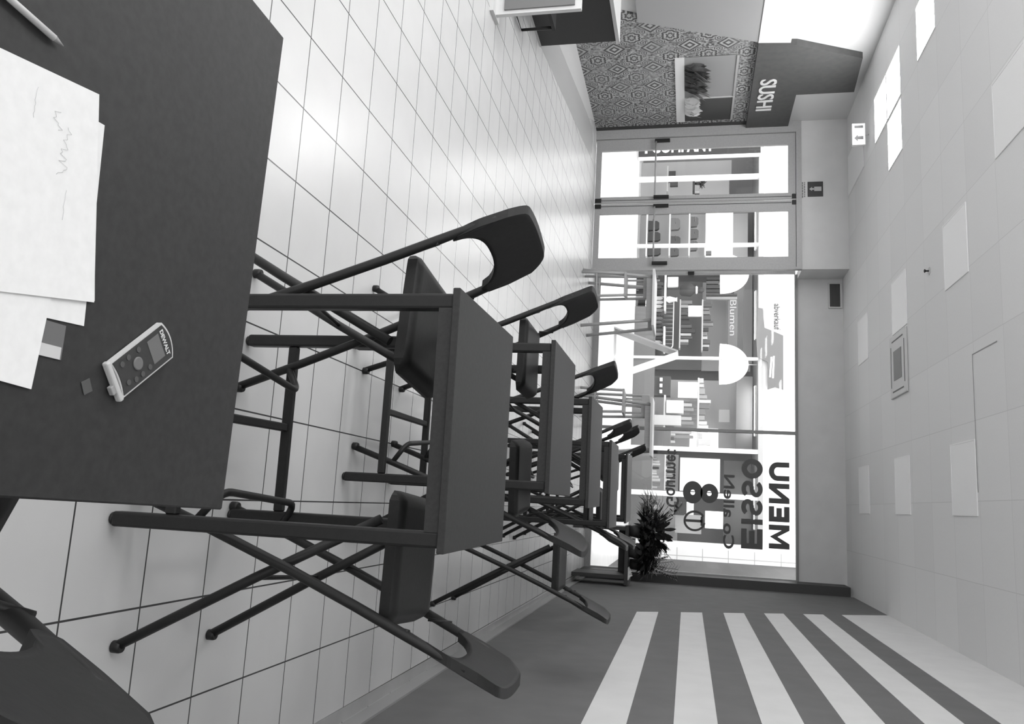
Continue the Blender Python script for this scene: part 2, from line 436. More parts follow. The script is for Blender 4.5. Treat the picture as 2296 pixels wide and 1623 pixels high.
def stroke_letter(ch_, x0, x1, z0, z1, w_, m, label):
    # drawn as read from outside, then mirrored: u runs from the right edge to the left
    h_ = w_/2; W_ = x1-x0; H_ = z1-z0
    def T(u, v): return (x1-u*W_, z0+v*H_)
    hu, hv = h_/W_, h_/H_; b = MB(); y_ = YG-.002
    if ch_ == 'M':
        b.prism([T(0, 0), T(0, 1), T(2*hu, 1), T(.5, .42), T(1-2*hu, 1), T(1, 1), T(1, 0), T(1-2*hu, 0), T(1-2*hu, .62), T(.5, .05), T(2*hu, .62), T(2*hu, 0)], lambda p_: (p_[0], y_, p_[1]), lambda p_: (p_[0], y_-.002, p_[1]))
    elif ch_ == 'N':
        b.prism([T(0, 0), T(0, 1), T(2*hu, 1), T(1-2*hu, .38), T(1-2*hu, 1), T(1, 1), T(1, 0), T(1-2*hu, 0), T(2*hu, .62), T(2*hu, 0)], lambda p_: (p_[0], y_, p_[1]), lambda p_: (p_[0], y_-.002, p_[1]))
    elif ch_ == 'E':
        b.prism([T(0, 0), T(0, 1), T(1, 1), T(1, 1-2*hv), T(2*hu, 1-2*hv), T(2*hu, .5+hv), T(.9, .5+hv), T(.9, .5-hv), T(2*hu, .5-hv), T(2*hu, 2*hv), T(1, 2*hv), T(1, 0)], lambda p_: (p_[0], y_, p_[1]), lambda p_: (p_[0], y_-.002, p_[1]))
    elif ch_ == 'I': b.prism([T(0, 0), T(0, 1), T(1, 1), T(1, 0)], lambda p_: (p_[0], y_, p_[1]), lambda p_: (p_[0], y_-.002, p_[1]))
    elif ch_ == 'U':
        pts_ = [T(hu, 1)] + [T(.5-(.5-hu)*math.cos(t_), .42-(.42-hv)*math.sin(t_)) for t_ in [i_*PI/12 for i_ in range(13)]] + [T(1-hu, 1)]; ribbon(b, pts_, w_, y_)
    elif ch_ == 'O': ribbon(b, [T(.5+(.5-hu)*math.cos(t_), .5+(.5-hv)*math.sin(t_)) for t_ in [i_*PI/16 for i_ in range(32)]], w_, y_, True)
    elif ch_ == 'S':
        q1, q3 = .25+hv/2, .75-hv/2; ry = (.5-hv)/2
        pts_ = [T(.5+(.5-hu)*math.cos(t_), q3+ry*math.sin(t_)) for t_ in [.35+i_*(1.5*PI-.35)/14 for i_ in range(15)]]
        pts_ += [T(.5+(.5-hu)*math.cos(t_), q1+ry*math.sin(t_)) for t_ in [PI/2-i_*(1.5*PI-.35)/14 for i_ in range(1, 15)]]
        ribbon(b, pts_, w_, y_)
    tag(b.build('window_letter', m), label, 'lettering')
for c_, a_, d_ in (('U', 1.075, 1.36), ('N', 1.40, 1.70), ('E', 1.745, 1.975), ('M', 2.02, 2.375)):
    stroke_letter(c_, a_, d_, 2.79, 3.09, .078, m_letter, 'dark mirrored window letter %s of the word MENU' % c_)
for k_, (c_, a_, d_) in enumerate((('O', 1.04, 1.345), ('S', 1.375, 1.625), ('S', 1.655, 1.90), ('I', 1.955, 2.035), ('E', 2.10, 2.40))):
    stroke_letter(c_, a_, d_, 2.385, 2.70, .068 if c_ == 'S' else .082, m_letter2, 'grey mirrored window letter %s under the word MENU%s' % (c_, ', next to the O' if k_ == 1 else ', next to the I' if k_ == 2 else ''))
glass_text('Co alleN', 1.30, 2.42, 2.12, 2.285, m_letter, .02, 'small dark mirrored lettering above the figure 8')
glass_text('Gourmet', .94, 1.84, 1.25, 1.45, m_letter, .02, 'dark mirrored script left of the figure 8')
def donut(cx, cz, ro, ri, sx=1.0):
    n = 36; b_ = MB(); rows = []
    for k in range(n):
        a = 2*PI*k/n
        rows.append([b_.bm.verts.new((cx+math.cos(a)*r*sx, y, cz+math.sin(a)*r)) for r, y in ((ro, YG-.002), (ri, YG-.002), (ri, YG-.005), (ro, YG-.005))])
    for k in range(n):
        p, q = rows[k], rows[(k+1) % n]
        for j in range(4): b_.bm.faces.new((p[j], p[(j+1) % 4], q[(j+1) % 4], q[j]))
    return b_
e8 = empty('figure_eight', (0, 0, 0), 0, 'thick dark figure 8 on the window glass', 'lettering')
donut(1.595, 1.655, .150, .036, 1.15).build('lower_bowl', m_letter, e8)
donut(1.60, 1.905, .135, .036, 1.1).build('upper_bowl', m_letter, e8)
wr = empty('wreath_emblem', (0, 0, 0), 0, 'dark wreath emblem around a letter T on the window glass', 'emblem')
b = MB()
for k in range(40):
    a = 2*PI*k/40
    if 1.25 < a < 1.9: continue
    leaf(b.bm, (2.03+math.cos(a)*.13, YG-.004, 1.69+math.sin(a)*.14), (math.cos(a+1.2), -.05, math.sin(a+1.2)), .055, .016, 0, Vector((0, -1, 0)))
b.build('wreath', m_letter, wr)
MB().box(2.01, 2.05, YG-.005, YG-.002, 1.55, 1.80).box(1.96, 2.10, YG-.005, YG-.002, 1.78, 1.82).build('letter', m_letter, wr)

# ------------------------------------------------------------------ wall signs
s = empty('door_sign', (-3.11, YD, 3.31), 0, 'dark square pictogram sign with an arrow above the doors', 'sign')
MB().box(-.12, .12, -.012, 0, 0, .225).build('plate', g(0.04), s)
b = MB(); b.box(-.035, .035, -.016, -.012, .095, .20)
b.prism([(0, .022), (.035, .062), (.013, .062), (.013, .092), (-.013, .092), (-.013, .062), (-.035, .062)], lambda p: (p[0], -.016, p[1]), lambda p: (p[0], -.012, p[1])); b.build('pictogram', g(0.45), s)
b = MB()
random.seed(5)
for zz in (3.235, 3.265):
    x = -3.23
    while x < -3.0:
        l = random.uniform(.012, .04); b.box(x, x+l, YD-.004, YD, zz-.008, zz+.008); x += l+.01
thing('small_print', b, g(0.2), 'two lines of tiny print under the dark pictogram sign', 'lettering')
s = empty('exit_sign', (-3.28, 8.42, 3.68), 0, 'white illuminated exit sign with a downward arrow at the ceiling', 'exit sign')
MB().box(-.155, .155, -.03, .03, 0, .17, .006).build('housing', g(0.75), s)
MB().box(-.13, .13, -.034, -.03, .02, .15).build('face', mat('lit exit face', 0.8, .5, emit=0.15), s)
b = MB(); b.prism([(.06, .025), (.11, .07), (.08, .07), (.08, .14), (.035, .14), (.035, .07), (.01, .07)], lambda p: (p[0], -.037, p[1]), lambda p: (p[0], -.034, p[1]))
b.box(-.12, -.085, -.037, -.034, .03, .14); b.build('pictogram', g(0.12), s)
MB().tube([(0, 0, .17), (0, 0, .225)], .01).build('bracket', g(0.5), s)
s = empty('wall_vent', (-1.56, YW, 3.68), 0, 'dark rectangular vent with a pale rim above the window', 'vent')
b = MB(); frame_rect(b, -.205, .205, 0, .205, .02, .02, .02, .03, -.03, 0); b.build('rim', g(0.55), s)
MB().box(-.185, .185, -.012, 0, .02, .175).build('grille', g(0.05), s)
b = MB()
for k in range(8): b.box(-.185, .185, -.02, -.012, .03+k*.018, .036+k*.018)
b.build('slats', g(0.09), s)

# ------------------------------------------------------------------ ceiling
def ceil_light(x0, y0, lit, label, group=None, wx=.63, wy=.645):
    e = empty('ceiling_light', (x0+wx/2, y0+wy/2, ZC), 0, label, 'ceiling light', group)
    b = MB()
    for (a, c, d, f) in ((-wx/2, wx/2, -wy/2, -wy/2+.012), (-wx/2, wx/2, wy/2-.012, wy/2), (-wx/2, -wx/2+.012, -wy/2+.012, wy/2-.012), (wx/2-.012, wx/2, -wy/2+.012, wy/2-.012)):
        b.box(a, c, d, f, -.008, 0)
    b.build('frame', g(0.82), e)
    MB().box(-wx/2+.012, wx/2-.012, -wy/2+.012, wy/2-.012, -.006, -.001).build('diffuser', m_light if lit else m_unlit, e)
    return e
ceil_light(-3.595, 6.735, True, 'lit square ceiling light left of two joined ones, nearer to the camera')
ceil_light(-3.595, 7.40, True, 'lit square ceiling light nearest the wallpapered wall and the doors')
ceil_light(-2.93, 6.735, True, 'lit square ceiling light standing out to the right of its neighbours')
ceil_light(-3.595, 5.40, True, 'lit square ceiling light cut by the left edge of the room view')
for y in (3.4, 1.4, -.6, -2.6, -4.4):  # unseen rows added to light the room
    ceil_light(-3.595, y, True, 'lit square ceiling light added out of view, in the row towards the back of the room', 'ceiling lights added out of view')
    ceil_light(-1.60, y, y < 3, 'square ceiling light added out of view, in the second row towards the back of the room', 'ceiling lights added out of view')
ceil_light(-.90, 4.76, False, 'unlit square ceiling panel nearest the camera beside the sprinkler')
ceil_light(-.90, 6.76, False, 'unlit square ceiling panel next to the air conditioning cassette')
ceil_light(-.88, 8.72, False, 'faint unlit ceiling panel close to the wall vent')
ceil_light(1.16, 4.78, False, 'unlit ceiling panel nearest the striped wall and camera')
ceil_light(1.16, 6.82, False, 'unlit ceiling panel in the middle of the row by the striped wall')
ceil_light(1.16, 8.82, False, 'unlit ceiling panel of the row by the striped wall, closest to the window')
ceil_light(-3.595, 8.75, False, 'pale unlit ceiling panel behind the exit sign', wy=1.1)
s = empty('air_conditioner', (.115, 7.13, ZC), 0, 'square ceiling air conditioning cassette with a grey centre grille', 'air conditioner')
MB().box(-.36, .36, -.36, .36, -.022, -.001, .008).build('casing', g(0.56), s)
MB().box(-.17, .17, -.17, .17, -.027, -.022).build('grille', g(0.16), s)
for a, c, d, f in ((-.24, .24, -.30, -.285), (-.24, .24, .285, .30), (-.30, -.285, -.24, .24), (.285, .30, -.24, .24)):
    MB().box(a, c, d, f, -.025, -.022).build('air_slot', g(0.05), s)
s = empty('sprinkler_head', (-.61, 5.89, ZC), 0, 'tiny dark sprinkler head on the ceiling', 'sprinkler')
MB().lathe([(.035, -.006), (.04, -.001)]).build('rose', g(0.5), s)
MB().lathe([(.012, -.05), (.02, -.045), (.008, -.03), (.008, -.006)], n=12).build('head', m_plastic, s)
b = MB(); b.box(.45, 1.6, 4.755, 4.763, ZC-.003, ZC).box(.45, .458, 4.2, 4.755, ZC-.003, ZC); struct('trim_13', b, g(0.25))

# ================================================================== TABLES
TH = .985; TW = .69; TD = .665
def make_table():
    t = empty('bistro_table', (0, 0, 0))
    MB().box(-TW/2, TW/2, -TD/2, TD/2, TH-.020, TH, .002, 1).build('tabletop', m_black, t)
    a = .012
    b = MB(); b.box(-TW/2+a+.04, TW/2-a-.04, -TD/2+a, -TD/2+a+.02, TH-.060, TH-.02).box(-TW/2+a+.04, TW/2-a-.04, TD/2-a-.02, TD/2-a, TH-.060, TH-.02)
    b.box(-TW/2+a, -TW/2+a+.02, -TD/2+a+.04, TD/2-a-.04, TH-.060, TH-.02).box(TW/2-a-.02, TW/2-a, -TD/2+a+.04, TD/2-a-.04, TH-.060, TH-.02)
    b.build('apron', m_black, t)
    for sx in (-1, 1):
        for sy in (-1, 1):
            x, y = sx*(TW/2-a-.021), sy*(TD/2-a-.021)
            lg = MB().box(x-.021, x+.021, y-.021, y+.021, .012, TH-.02, .007).build('leg', m_blackmetal, t)
            MB().lathe([(.014, 0), (.018, .003), (.018, .012)], x, y, 0, 14).build('foot_glide', m_plastic, lg)
    for sy in (-1, 1):
        y = sy*(TD/2-a-.021)
        MB().box(-TW/2+a+.042, TW/2-a-.042, y-.014, y+.014, .172, .205, .004, 1).build('crossbar', m_blackmetal, t)
    MB().box(-.014, .014, -TD/2+a+.035, TD/2-a-.035, .175, .200, .004, 1).build('stretcher', m_blackmetal, t)
    return t
tab = make_table()
gt = 'black bistro tables in a row'
tables = [((1.545, -1.865), -.03, 'nearest black table, with papers and a measuring device on its top'),
          ((1.662, -.197), .012, 'black table second from the camera, with the full length of its legs in view'),
          ((1.487, 1.34), .0, 'black table third from the camera, behind the fully visible one'),
          ((1.540, 2.80), .02, 'black table in the middle of the far group of three'),
          ((1.700, 4.22), .0, 'black table second from the shop window'),
          ((1.680, 5.98), .03, 'black table farthest from the camera, nearest the shop window')]
for i, ((x, y), rz, lb) in enumerate(tables): place(tab, i, (x, y, 0), rz, lb, 'table', gt)

# ================================================================== FOLDING CHAIRS
def make_chair():
    c = empty('folding_chair', (0, 0, 0))
    r = .0145
    def postx(z): return .215 - .445*min(z, 1.1)/1.1 + (.018*math.sin(PI*min(z, 1.1)/1.1))
    def posty(z): return .262 - .075*z/1.1
    for s_ in (1, -1):
        lg = MB().tube([(postx(z), s_*posty(z), z) for z in (.012, .25, .5, .7, .85, .95, 1.02)], [r]*5+[.0125, .010], 12).build('leg', m_blackmetal, c)
        MB().lathe([(.013, 0), (.0175, .003), (.0175, .022), (.015, .03)], postx(0), s_*posty(0), 0, 14).build('foot_cap', m_plastic, lg)
    for s_ in (1, -1):
        lg = MB().tube([(-.214, s_*.238, .012), (.0, s_*.205, .39), (.185, s_*.172, .735)], r, 12).build('leg', m_blackmetal, c)
        MB().lathe([(.013, 0), (.0175, .003), (.0175, .022), (.015, .03)], -.216, s_*.238, 0, 14).build('foot_cap', m_plastic, lg)
    # seat: padded pan with rolled front and rear
    ht, hb = .800, .757
    def ztop(u): return ht - .035*max(0, (abs(u-.5)*2-.80)/.20)**2
    def sx(u): return -.105 + u*.375
    def hw(u): return (.176 + .012*u)*(1-.25*max(0, (abs(u-.5)*2-.8)/.2)**2.2)
    def top(u, v): q = (v-.5)*2; return (sx(u), q*hw(u), ztop(u)-.012*max(0, (abs(q)-.85)/.15)**2-.006*math.cos(q*PI/2)*math.cos((u-.5)*PI))
    def bot(u, v): q = (v-.5)*2; return (sx(u), q*hw(u)*.985, min(hb, ztop(u)-.012)+.0)
    MB().slab(top, bot, 24, 16).build('seat', m_vinyl, c)
    # backrest: curved plate, rounded upper corners, arched lower edge between two lugs
    def zt(q): return 1.105 - .050*max(0, (abs(q)-.66)/.34)**2.3
    def zb(q):
        return .893 + .064*max(0, 1-(abs(q)/.84)**2.6)**.5 if abs(q) < .84 else .893 + .02*((abs(q)-.9)/.1)**2*(1 if abs(q) > .9 else 0)
    def bp(u, v, off):
        q = (u-.5)*2; z = zb(q) + (zt(q)-zb(q))*v
        hw_ = .209-.012*abs(v-.4)-.012*max(0, v-.5)
        return (postx(z) - .032*(1-q*q) + .003 + off, q*hw_, z)
    MB().slab(lambda u, v: bp(u, v, .013), lambda u, v: bp(u, v, -.015), 40, 12).build('backrest', m_vinyl, c)
    # footrest hoop in front of the front legs
    w_ = posty(.22)
    MB().tube([(postx(.20), w_, .20), (.235, w_-.02, .262), (.235, -w_+.02, .262), (postx(.20), -w_, .20)], .012, 10, smooth=.05).build('footrest', m_blackmetal, c)
    MB().tube([(-.10, .178, .79), (postx(.80)-.012, posty(.80), .86)], .006, 8).tube([(-.10, -.178, .79), (postx(.80)-.012, -posty(.80), .86)], .006, 8).build('link', m_blackmetal, c)
    MB().tube([(.0, -.205, .39), (.0, .205, .39)], .007, 8).build('cross_brace', m_blackmetal, c)
    return c
ch = make_chair()
gc = 'tall black folding chairs along the tables'
chairs = [((2.137, -.165), 3.067, 'tall black folding chair at the right of the second table, the closest whole chair'),
          ((1.276, -.175), -.138, 'tall black folding chair tucked in at the left of the second table'),
          ((1.07, 1.435), -.030, 'black folding chair at the left of the third table'),
          ((1.84, 1.40), 3.24, 'black folding chair pushed far under the right of the third table'),
          ((2.33, 2.79), 3.12, 'black folding chair standing out at the right of the fourth table near the grey wall'),
          ((1.22, 2.72), -.14, 'black folding chair at the left of the fourth table'),
          ((1.42, 4.26), -.04, 'black folding chair at the left of the fifth table, seen edge on'),
          ((1.95, 4.25), 3.10, 'black folding chair tucked under the right of the fifth table'),
          ((1.36, 5.36), -.07, 'black folding chair standing left in the gap before the last table'),
          ((1.43, 6.75), -.08, 'black folding chair beyond the last table, nearest the window'),
          ((1.98, 5.18), 3.20, 'black folding chair standing right in the gap before the last table'),
          ((1.84, -1.84), 2.70, 'black folding chair at the nearest table, only its backrest showing')]
for i, ((x, y), rz, lb) in enumerate(chairs): place(ch, i, (x, y, 0), rz, lb, 'chair', gc)

# ================================================================== THINGS ON THE NEAREST TABLE
def sheet(poly, z, label, m=m_paper, th=.0006, name='paper_sheet', bend=0.0):
    b = MB(); b.prism(poly, lambda p: (p[0], p[1], z), lambda p: (p[0], p[1], z+th))
    return thing(name, b, m, label, 'paper')
def rot_rect(x, y, wx, wy, a):
    c_, s_ = math.cos(a), math.sin(a)
    return [(x+c_*u*wx/2-s_*v*wy/2, y+s_*u*wx/2+c_*v*wy/2) for u, v in ((-1, -1), (1, -1), (1, 1), (-1, 1))]
Z0 = TH+.0005
def corner_rect(cx, cy, wx, wy, a):
    """rectangle whose far right corner is at (cx, cy)"""
    c_, s_ = math.cos(a), math.sin(a)
    return [(cx+c_*u*wx-s_*v*wy, cy+s_*u*wx+c_*v*wy) for u, v in ((-1, -1), (0, -1), (0, 0), (-1, 0))]
sheet(corner_rect(1.718, -1.832, .21, .297, .06), Z0, 'white sheet peeping out at the right from under the top sheets')
sheet(corner_rect(1.690, -1.824, .189, .297, .19), Z0+.0012, 'large white sheet lying below the written one with its corner sticking out')
top = sheet(corner_rect(1.692, -1.826, .212, .30, .165), Z0+.0026, 'topmost white sheet with pencil handwriting')
b = MB(); random.seed(11)
def scribble(x, y, L, h, n, a=0.0):
    pts = []
    for i in range(n):
        t = i/(n-1); pts.append((x+t*L*math.cos(a), y+t*L*math.sin(a)+random.uniform(-h, h), Z0+.0036))
    b.tube(pts, .00018, 4)
scribble(1.535, -1.893, .05, .006, 22); scribble(1.525, -1.905, .018, .008, 9); scribble(1.595, -1.884, .03, .001, 8); scribble(1.515, -1.935, .03, .001, 10)
b.build('handwriting', m_ink, top)
sheet(corner_rect(1.790, -1.886, .12, .21, -.07), Z0+.0010, 'small white sheet at the right end of the paper pile', name='paper_sheet')
b = MB(); b.prism(corner_rect(1.757, -1.855, .034, .055, .0), lambda p: (p[0], p[1], Z0), lambda p: (p[0], p[1], Z0+.0006)); cd = thing('business_card', b, g(0.13), 'dark card with a pale stripe poking out from under the papers', 'card')
b = MB(); b.prism(corner_rect(1.757, -1.857, .012, .04, .0), lambda p: (p[0], p[1], Z0+.0006), lambda p: (p[0], p[1], Z0+.0009)); b.build('stripe', g(0.55), cd)
b = MB(); b.prism(rot_rect(1.777, -1.816, .014, .012, .5), lambda p: (p[0], p[1], Z0), lambda p: (p[0], p[1], Z0+.0006)); thing('paper_tag', b, g(0.075), 'small faint dark square tag on the table left of the measuring device', 'tag')
# pencil at the left edge
s = empty('pencil', (1.462, -1.915, TH+.0045), 0, 'white pencil lying at the left edge of the nearest table', 'pencil')
d = Vector((-.010, -.10, 0))
MB().tube([Vector((0, 0, 0))+d*.12, d*1.5], .0036, 6).build('barrel', g(0.62), s)
MB().tube([Vector((0, 0, 0)), d*.12], [.0005, .0035], 6).build('tip', g(0.3), s)

# laser distance meter
a = math.atan2(.075, -.060)
dm = empty('laser_distance_meter', (1.7345, -1.7435, TH), a - PI/2, 'small black laser distance meter with a pale rim and a display, lettered DEWALT', 'measuring device')
# local: +y towards the rounded end, x across
def outline(wd, y0, y1, bulge, inset=0, n=10):
    P = []
    for i in range(n+1):
        t = -1+2*i/n; P.append((t*(wd-inset), y1-inset+bulge*(1-t*t)))
    P = P[::-1]
    for i in range(n+1):
        t = -1+2*i/n; P.append((t*(wd-inset-.001), y0+inset+.003*(1-t*t)))
    return P
wd, y0, y1 = .0225, -.050, .044
MB().prism(outline(wd, y0, y1, .007), lambda p: (p[0], p[1], .001), lambda p: (p[0], p[1], .0075)).build('rim', g(0.55), dm)
MB().prism(outline(wd, y0, y1, .006, .0022), lambda p: (p[0], p[1], .0075), lambda p: (p[0], p[1], .0085)).build('face', g(0.028), dm)
MB().box(-.015, .013, .010, .031, .0085, .0089).build('display', g(0.14, .3), dm)
MB().lathe([(.0075, 0), (.0075, .0012), (.006, .0016)], -.001, -.014, .0085, 20).build('measure_button', g(0.14), dm)
for (x, y) in ((-.014, -.006), (.012, .002), (.013, -.012), (-.014, -.024), (-.012, -.036), (.010, -.036), (.013, -.024)):
    MB().lathe([(.0032, 0), (.0032, .0008)], x, y, .0085, 12).build('button', g(0.07), dm)
text_obj('DEWALT', g(0.62), dm, 'lettering', -.016, .015, .0345, .0405, .0086, plane='XY', bold=.03, depth=.0004)
MB().box(-.0235, .0235, -.0555, -.049, .001, .0085, .002).build('end_cap', g(0.5), dm)
MB().box(.002, .012, -.061, -.0555, .002, .0075, .001).build('lens_port', g(0.3), dm)

# ================================================================== BY THE WINDOW
def stool(x, y, rz, label, w_=.36, h_=.62, hb=1.0):
    c = empty('wooden_bar_chair', (x, y, 0), rz, label, 'chair', 'pale wooden chairs by the window')
    for sx_ in (-1, 1):
        for sy_ in (-1, 1):
            top_ = hb if sy_ > 0 else h_
            MB().tube([(sx_*w_/2, sy_*w_/2, 0), (sx_*(w_/2-.02), sy_*(w_/2-.02), top_)], .021, 6).build('leg', m_wood, c)
    MB().box(-w_/2, w_/2, -w_/2, w_/2, h_, h_+.03, .005).build('seat', m_wood, c)
    MB().box(-w_/2+.02, w_/2-.02, w_/2-.035, w_/2-.01, hb-.12, hb, .005).build('backrest', m_wood, c)
    for q_ in (-.3, 0, .3): MB().box(w_*q_-.014, w_*q_+.014, w_/2-.032, w_/2-.014, h_+.03, hb-.12).build('slat', m_wood, c)
    for zz in (.22,): 
        for s_ in (-1, 1): MB().tube([(-w_/2, s_*w_/2, zz), (w_/2, s_*w_/2, zz)], .010, 6).build('rung', m_wood, c)
    return c
def tall_table(x, y, wx, wy, h, label):
    t = empty('wooden_bar_table', (x, y, 0), 0, label, 'table')
    MB().box(-wx/2, wx/2, -wy/2, wy/2, h-.035, h, .004).build('tabletop', g(0.62, .4), t)
    for sx_ in (-1, 1):
        for sy_ in (-1, 1):
            MB().tube([(sx_*(wx/2-.0), sy_*(wy/2-.05), 0), (sx_*(wx/2-.10), sy_*(wy/2-.10), h-.035)], .025, 6).build('leg', m_wood, t)
    for s_ in (-1, 1): MB().box(-wx/2+.1, wx/2-.1, s_*(wy/2-.10)-.01, s_*(wy/2-.10)+.01, h-.12, h-.035).build('apron', m_wood, t)
    return t
tall_table(-1.13, 9.28, .84, .80, 1.06, 'pale wooden bar table beside the doors')
tall_table(.70, 9.60, .86, .60, 1.06, 'pale wooden bar table behind the black tables')
stool(-1.33, 9.02, 0.1, 'pale wooden bar chair under the table beside the doors')
stool(.37, 9.35, -.1, 'pale wooden bar chair under the table behind the black tables')

# desk in the window corner with plants
t = empty('corner_desk', (2.55, 9.35, 0), 0, 'black desk in the corner between window and striped wall', 'table')
MB().box(-.42, .395, -.33, .33, .735, .785, .003).build('tabletop', g(0.03), t)
for sx_ in (-1, 1): MB().box(*( (-.40, -.35) if sx_ < 0 else (.26, .31)), -.32, .32, .0, .735).build('leg', g(0.03), t)
MB().box(-.35, .26, .28, .31, .60, .735).build('apron', g(0.03), t)
def bush(name, x, y, z, n, L, wdt, spread, m, label, seed, potr=.10, poth=.14, potm=None, hh=.25):
    random.seed(seed)
    p = empty(name, (x, y, z), 0, label, 'plant')
    MB().lathe([(potr*.75, 0), (potr, poth), (potr*.92, poth), (potr*.85, poth-.02)], 0, 0, 0, 20).build('pot', potm or g(0.05), p)
    st = MB(); lf = MB()
    for i in range(n):
        az = random.uniform(0, 2*PI); el = random.uniform(.15, 1.2); h_ = random.uniform(.2, 1)*hh
        d_ = Vector((math.cos(az)*math.cos(el)*spread, math.sin(az)*math.cos(el)*.8, math.sin(el)))
        b0 = Vector((random.uniform(-.03, .03), random.uniform(-.03, .03), poth)) + d_*h_
        if i % 6 == 0: st.tube([(0, 0, poth-.02), tuple(b0)], .004, 5)
        l_ = L*random.uniform(.5, 1.1)
        leaf(lf.bm, b0, d_, l_, wdt*random.uniform(.9, 1.9), random.uniform(.1, .8))
    st.build('stems', m_leaf, p); lf.build('foliage', m, p)
    return p
bush('potted_plant', 2.21, 9.33, .785, 520, .24, .024, 1.35, m_leaf, 'bushy dark potted plant at the left end of the corner desk', 21, hh=.38)
bush('potted_plant', 2.50, 9.27, .785, 460, .19, .022, 1.2, m_leaf, 'bushy dark potted plant at the right end of the corner desk by the wall', 22, hh=.24)
random.seed(4)
p = empty('potted_palm', (2.68, 9.50, .785), 0, 'palm with long thin fronds behind the bushy plants on the corner desk', 'plant')
MB().lathe([(.07, 0), (.09, .15), (.08, .15), (.075, .13)], n=20).build('pot', g(0.05), p)
b = MB()
for i in range(11):
    az = random.uniform(0, 2*PI); d_ = Vector((math.cos(az)*.35, math.sin(az)*.25, 1)).normalized(); L = random.uniform(.35, .62)
    b.tube([(0, 0, .13), tuple(Vector((0, 0, .13))+d_*L*.6), tuple(Vector((0, 0, .13))+d_*L+Vector((0, 0, -.03)))], .003, 4)
    for k in range(9):
        q = Vector((0, 0, .13))+d_*L*(.35+.65*k/9)
        for s_ in (-1, 1): leaf(b.bm, q, d_*.8+Vector((-d_.y, d_.x, 0)).normalized()*s_*.8, .11, .006, .3)
b.build('fronds', m_leaf, p)
# twig with round leaves left of the plants
p = empty('potted_twig', (2.20, 9.58, .785), 0, 'bare upright twig with a few round leaves next to the bushy plants', 'plant')
MB().lathe([(.05, 0), (.06, .12), (.05, .12), (.05, .10)], n=16).build('pot', g(0.06), p)
b = MB(); pts = [(0, 0, .1), (-.10, 0, .40), (-.26, 0, .60), (-.42, 0, .72)]; b.tube(pts, .005, 6)
b.build('stem', m_leaf, p); b = MB(); random.seed(9)
for i in range(16):
    t_ = random.uniform(.3, 1); q = Vector(pts[1])*(1-t_)+Vector(pts[3])*t_
    leaf(b.bm, q, (random.uniform(-1, 1), random.uniform(-.5, .5), random.uniform(-.3, 1)), .07, .024, .2)
b.build('foliage', m_leaf, p)
# crumpled white cloth
random.seed(6)
b = MB()
def cz(u, v): return .012+.05*abs(math.sin(u*9+v*4))*math.sin(PI*u)*math.sin(PI*v)+.02*math.sin(u*17)*math.sin(v*13)*math.sin(PI*u)*math.sin(PI*v)
b.slab(lambda u, v: (2.70+.17*u, 9.04+.16*v, .785+cz(u, v)), lambda u, v: (2.70+.17*u, 9.04+.16*v, .786), 18, 14)
thing('crumpled_napkin', b, m_white, 'crumpled white napkin on the corner desk beside the plants', 'napkin')

# ================================================================== LEFT EDGE
s = empty('counter', (-3.20, 4.30, 0), 0, 'black counter block with pale edges at the left edge of the room', 'counter')
MB().box(-.42, .43, -.62, .66, .02, .79).build('body', g(0.028), s)
MB().box(-.44, .45, -.64, .68, .79, .825).build('top', g(0.55), s)
MB().box(-.42, .436, -.64, .665, 0, .02).build('plinth', g(0.5), s)
s = empty('display_stand', (-2.02, 2.98, 0), 0, 'pale framed stand with a dark panel cut by the left picture edge', 'stand')
b = MB(); b.box(-.35, .12, .10, .14, .03, .71); b.build('frame', g(0.62), s)
MB().box(-.33, .09, .085, .10, .10, .66).build('panel', g(0.16), s)
MB().box(-.36, .13, .02, .22, 0, .03).build('base', g(0.6), s)
s = empty('black_bracket_stool', (-2.38, 3.88, 0), 0, 'low black metal frame standing between the pale stand and the counter', 'stool')
MB().tube([(0, -.2, .30), (0, -.2, .015), (0, .17, .015), (0, .17, .30)], .016, 8).build('leg', m_blackmetal, s)
MB().tube([(-.3, -.2, .30), (-.3, -.2, .015), (-.3, .17, .015), (-.3, .17, .30)], .016, 8).build('leg', m_blackmetal, s)
MB().box(-.32, .02, -.22, .19, .30, .33).build('seat', m_blackmetal, s)

# ================================================================== THE MALL OUTSIDE
struct('trim_20', MB().box(-14, 8, YW+.1, 24, -.12, 0), m_mallfloor)
lc = MB().box(-14, 8, YW+.6, 18.0, 5.2, 5.3); struct('ceiling_mall', lc, mat('added mall light ceiling', 0.9, .5, emit=MALL_E))  # glowing sheet out of view, added to light the mall
struct('wall_mall', MB().box(3.10, 3.25, YW+.16, 18.4, 0, 5.2), mat('grey mall side wall', 0.032, 0.5, noise=.1, nscale=2))
struct('trim_21', MB().box(-14, 8, 18.72, 18.9, 3.42, 5.2), g(0.85))
struct('trim_22', MB().box(2.80, 3.8, 18.40, 18.72, 0, 5.2), grid_mat('white glazed blocks', 0.82, 0.45, 3, .62, 0, .1, .02, .4, ('X', 'Z')))
struct('trim_23', MB().box(2.66, 2.80, 18.62, 18.80, 0.3, 3.42), g(0.62))
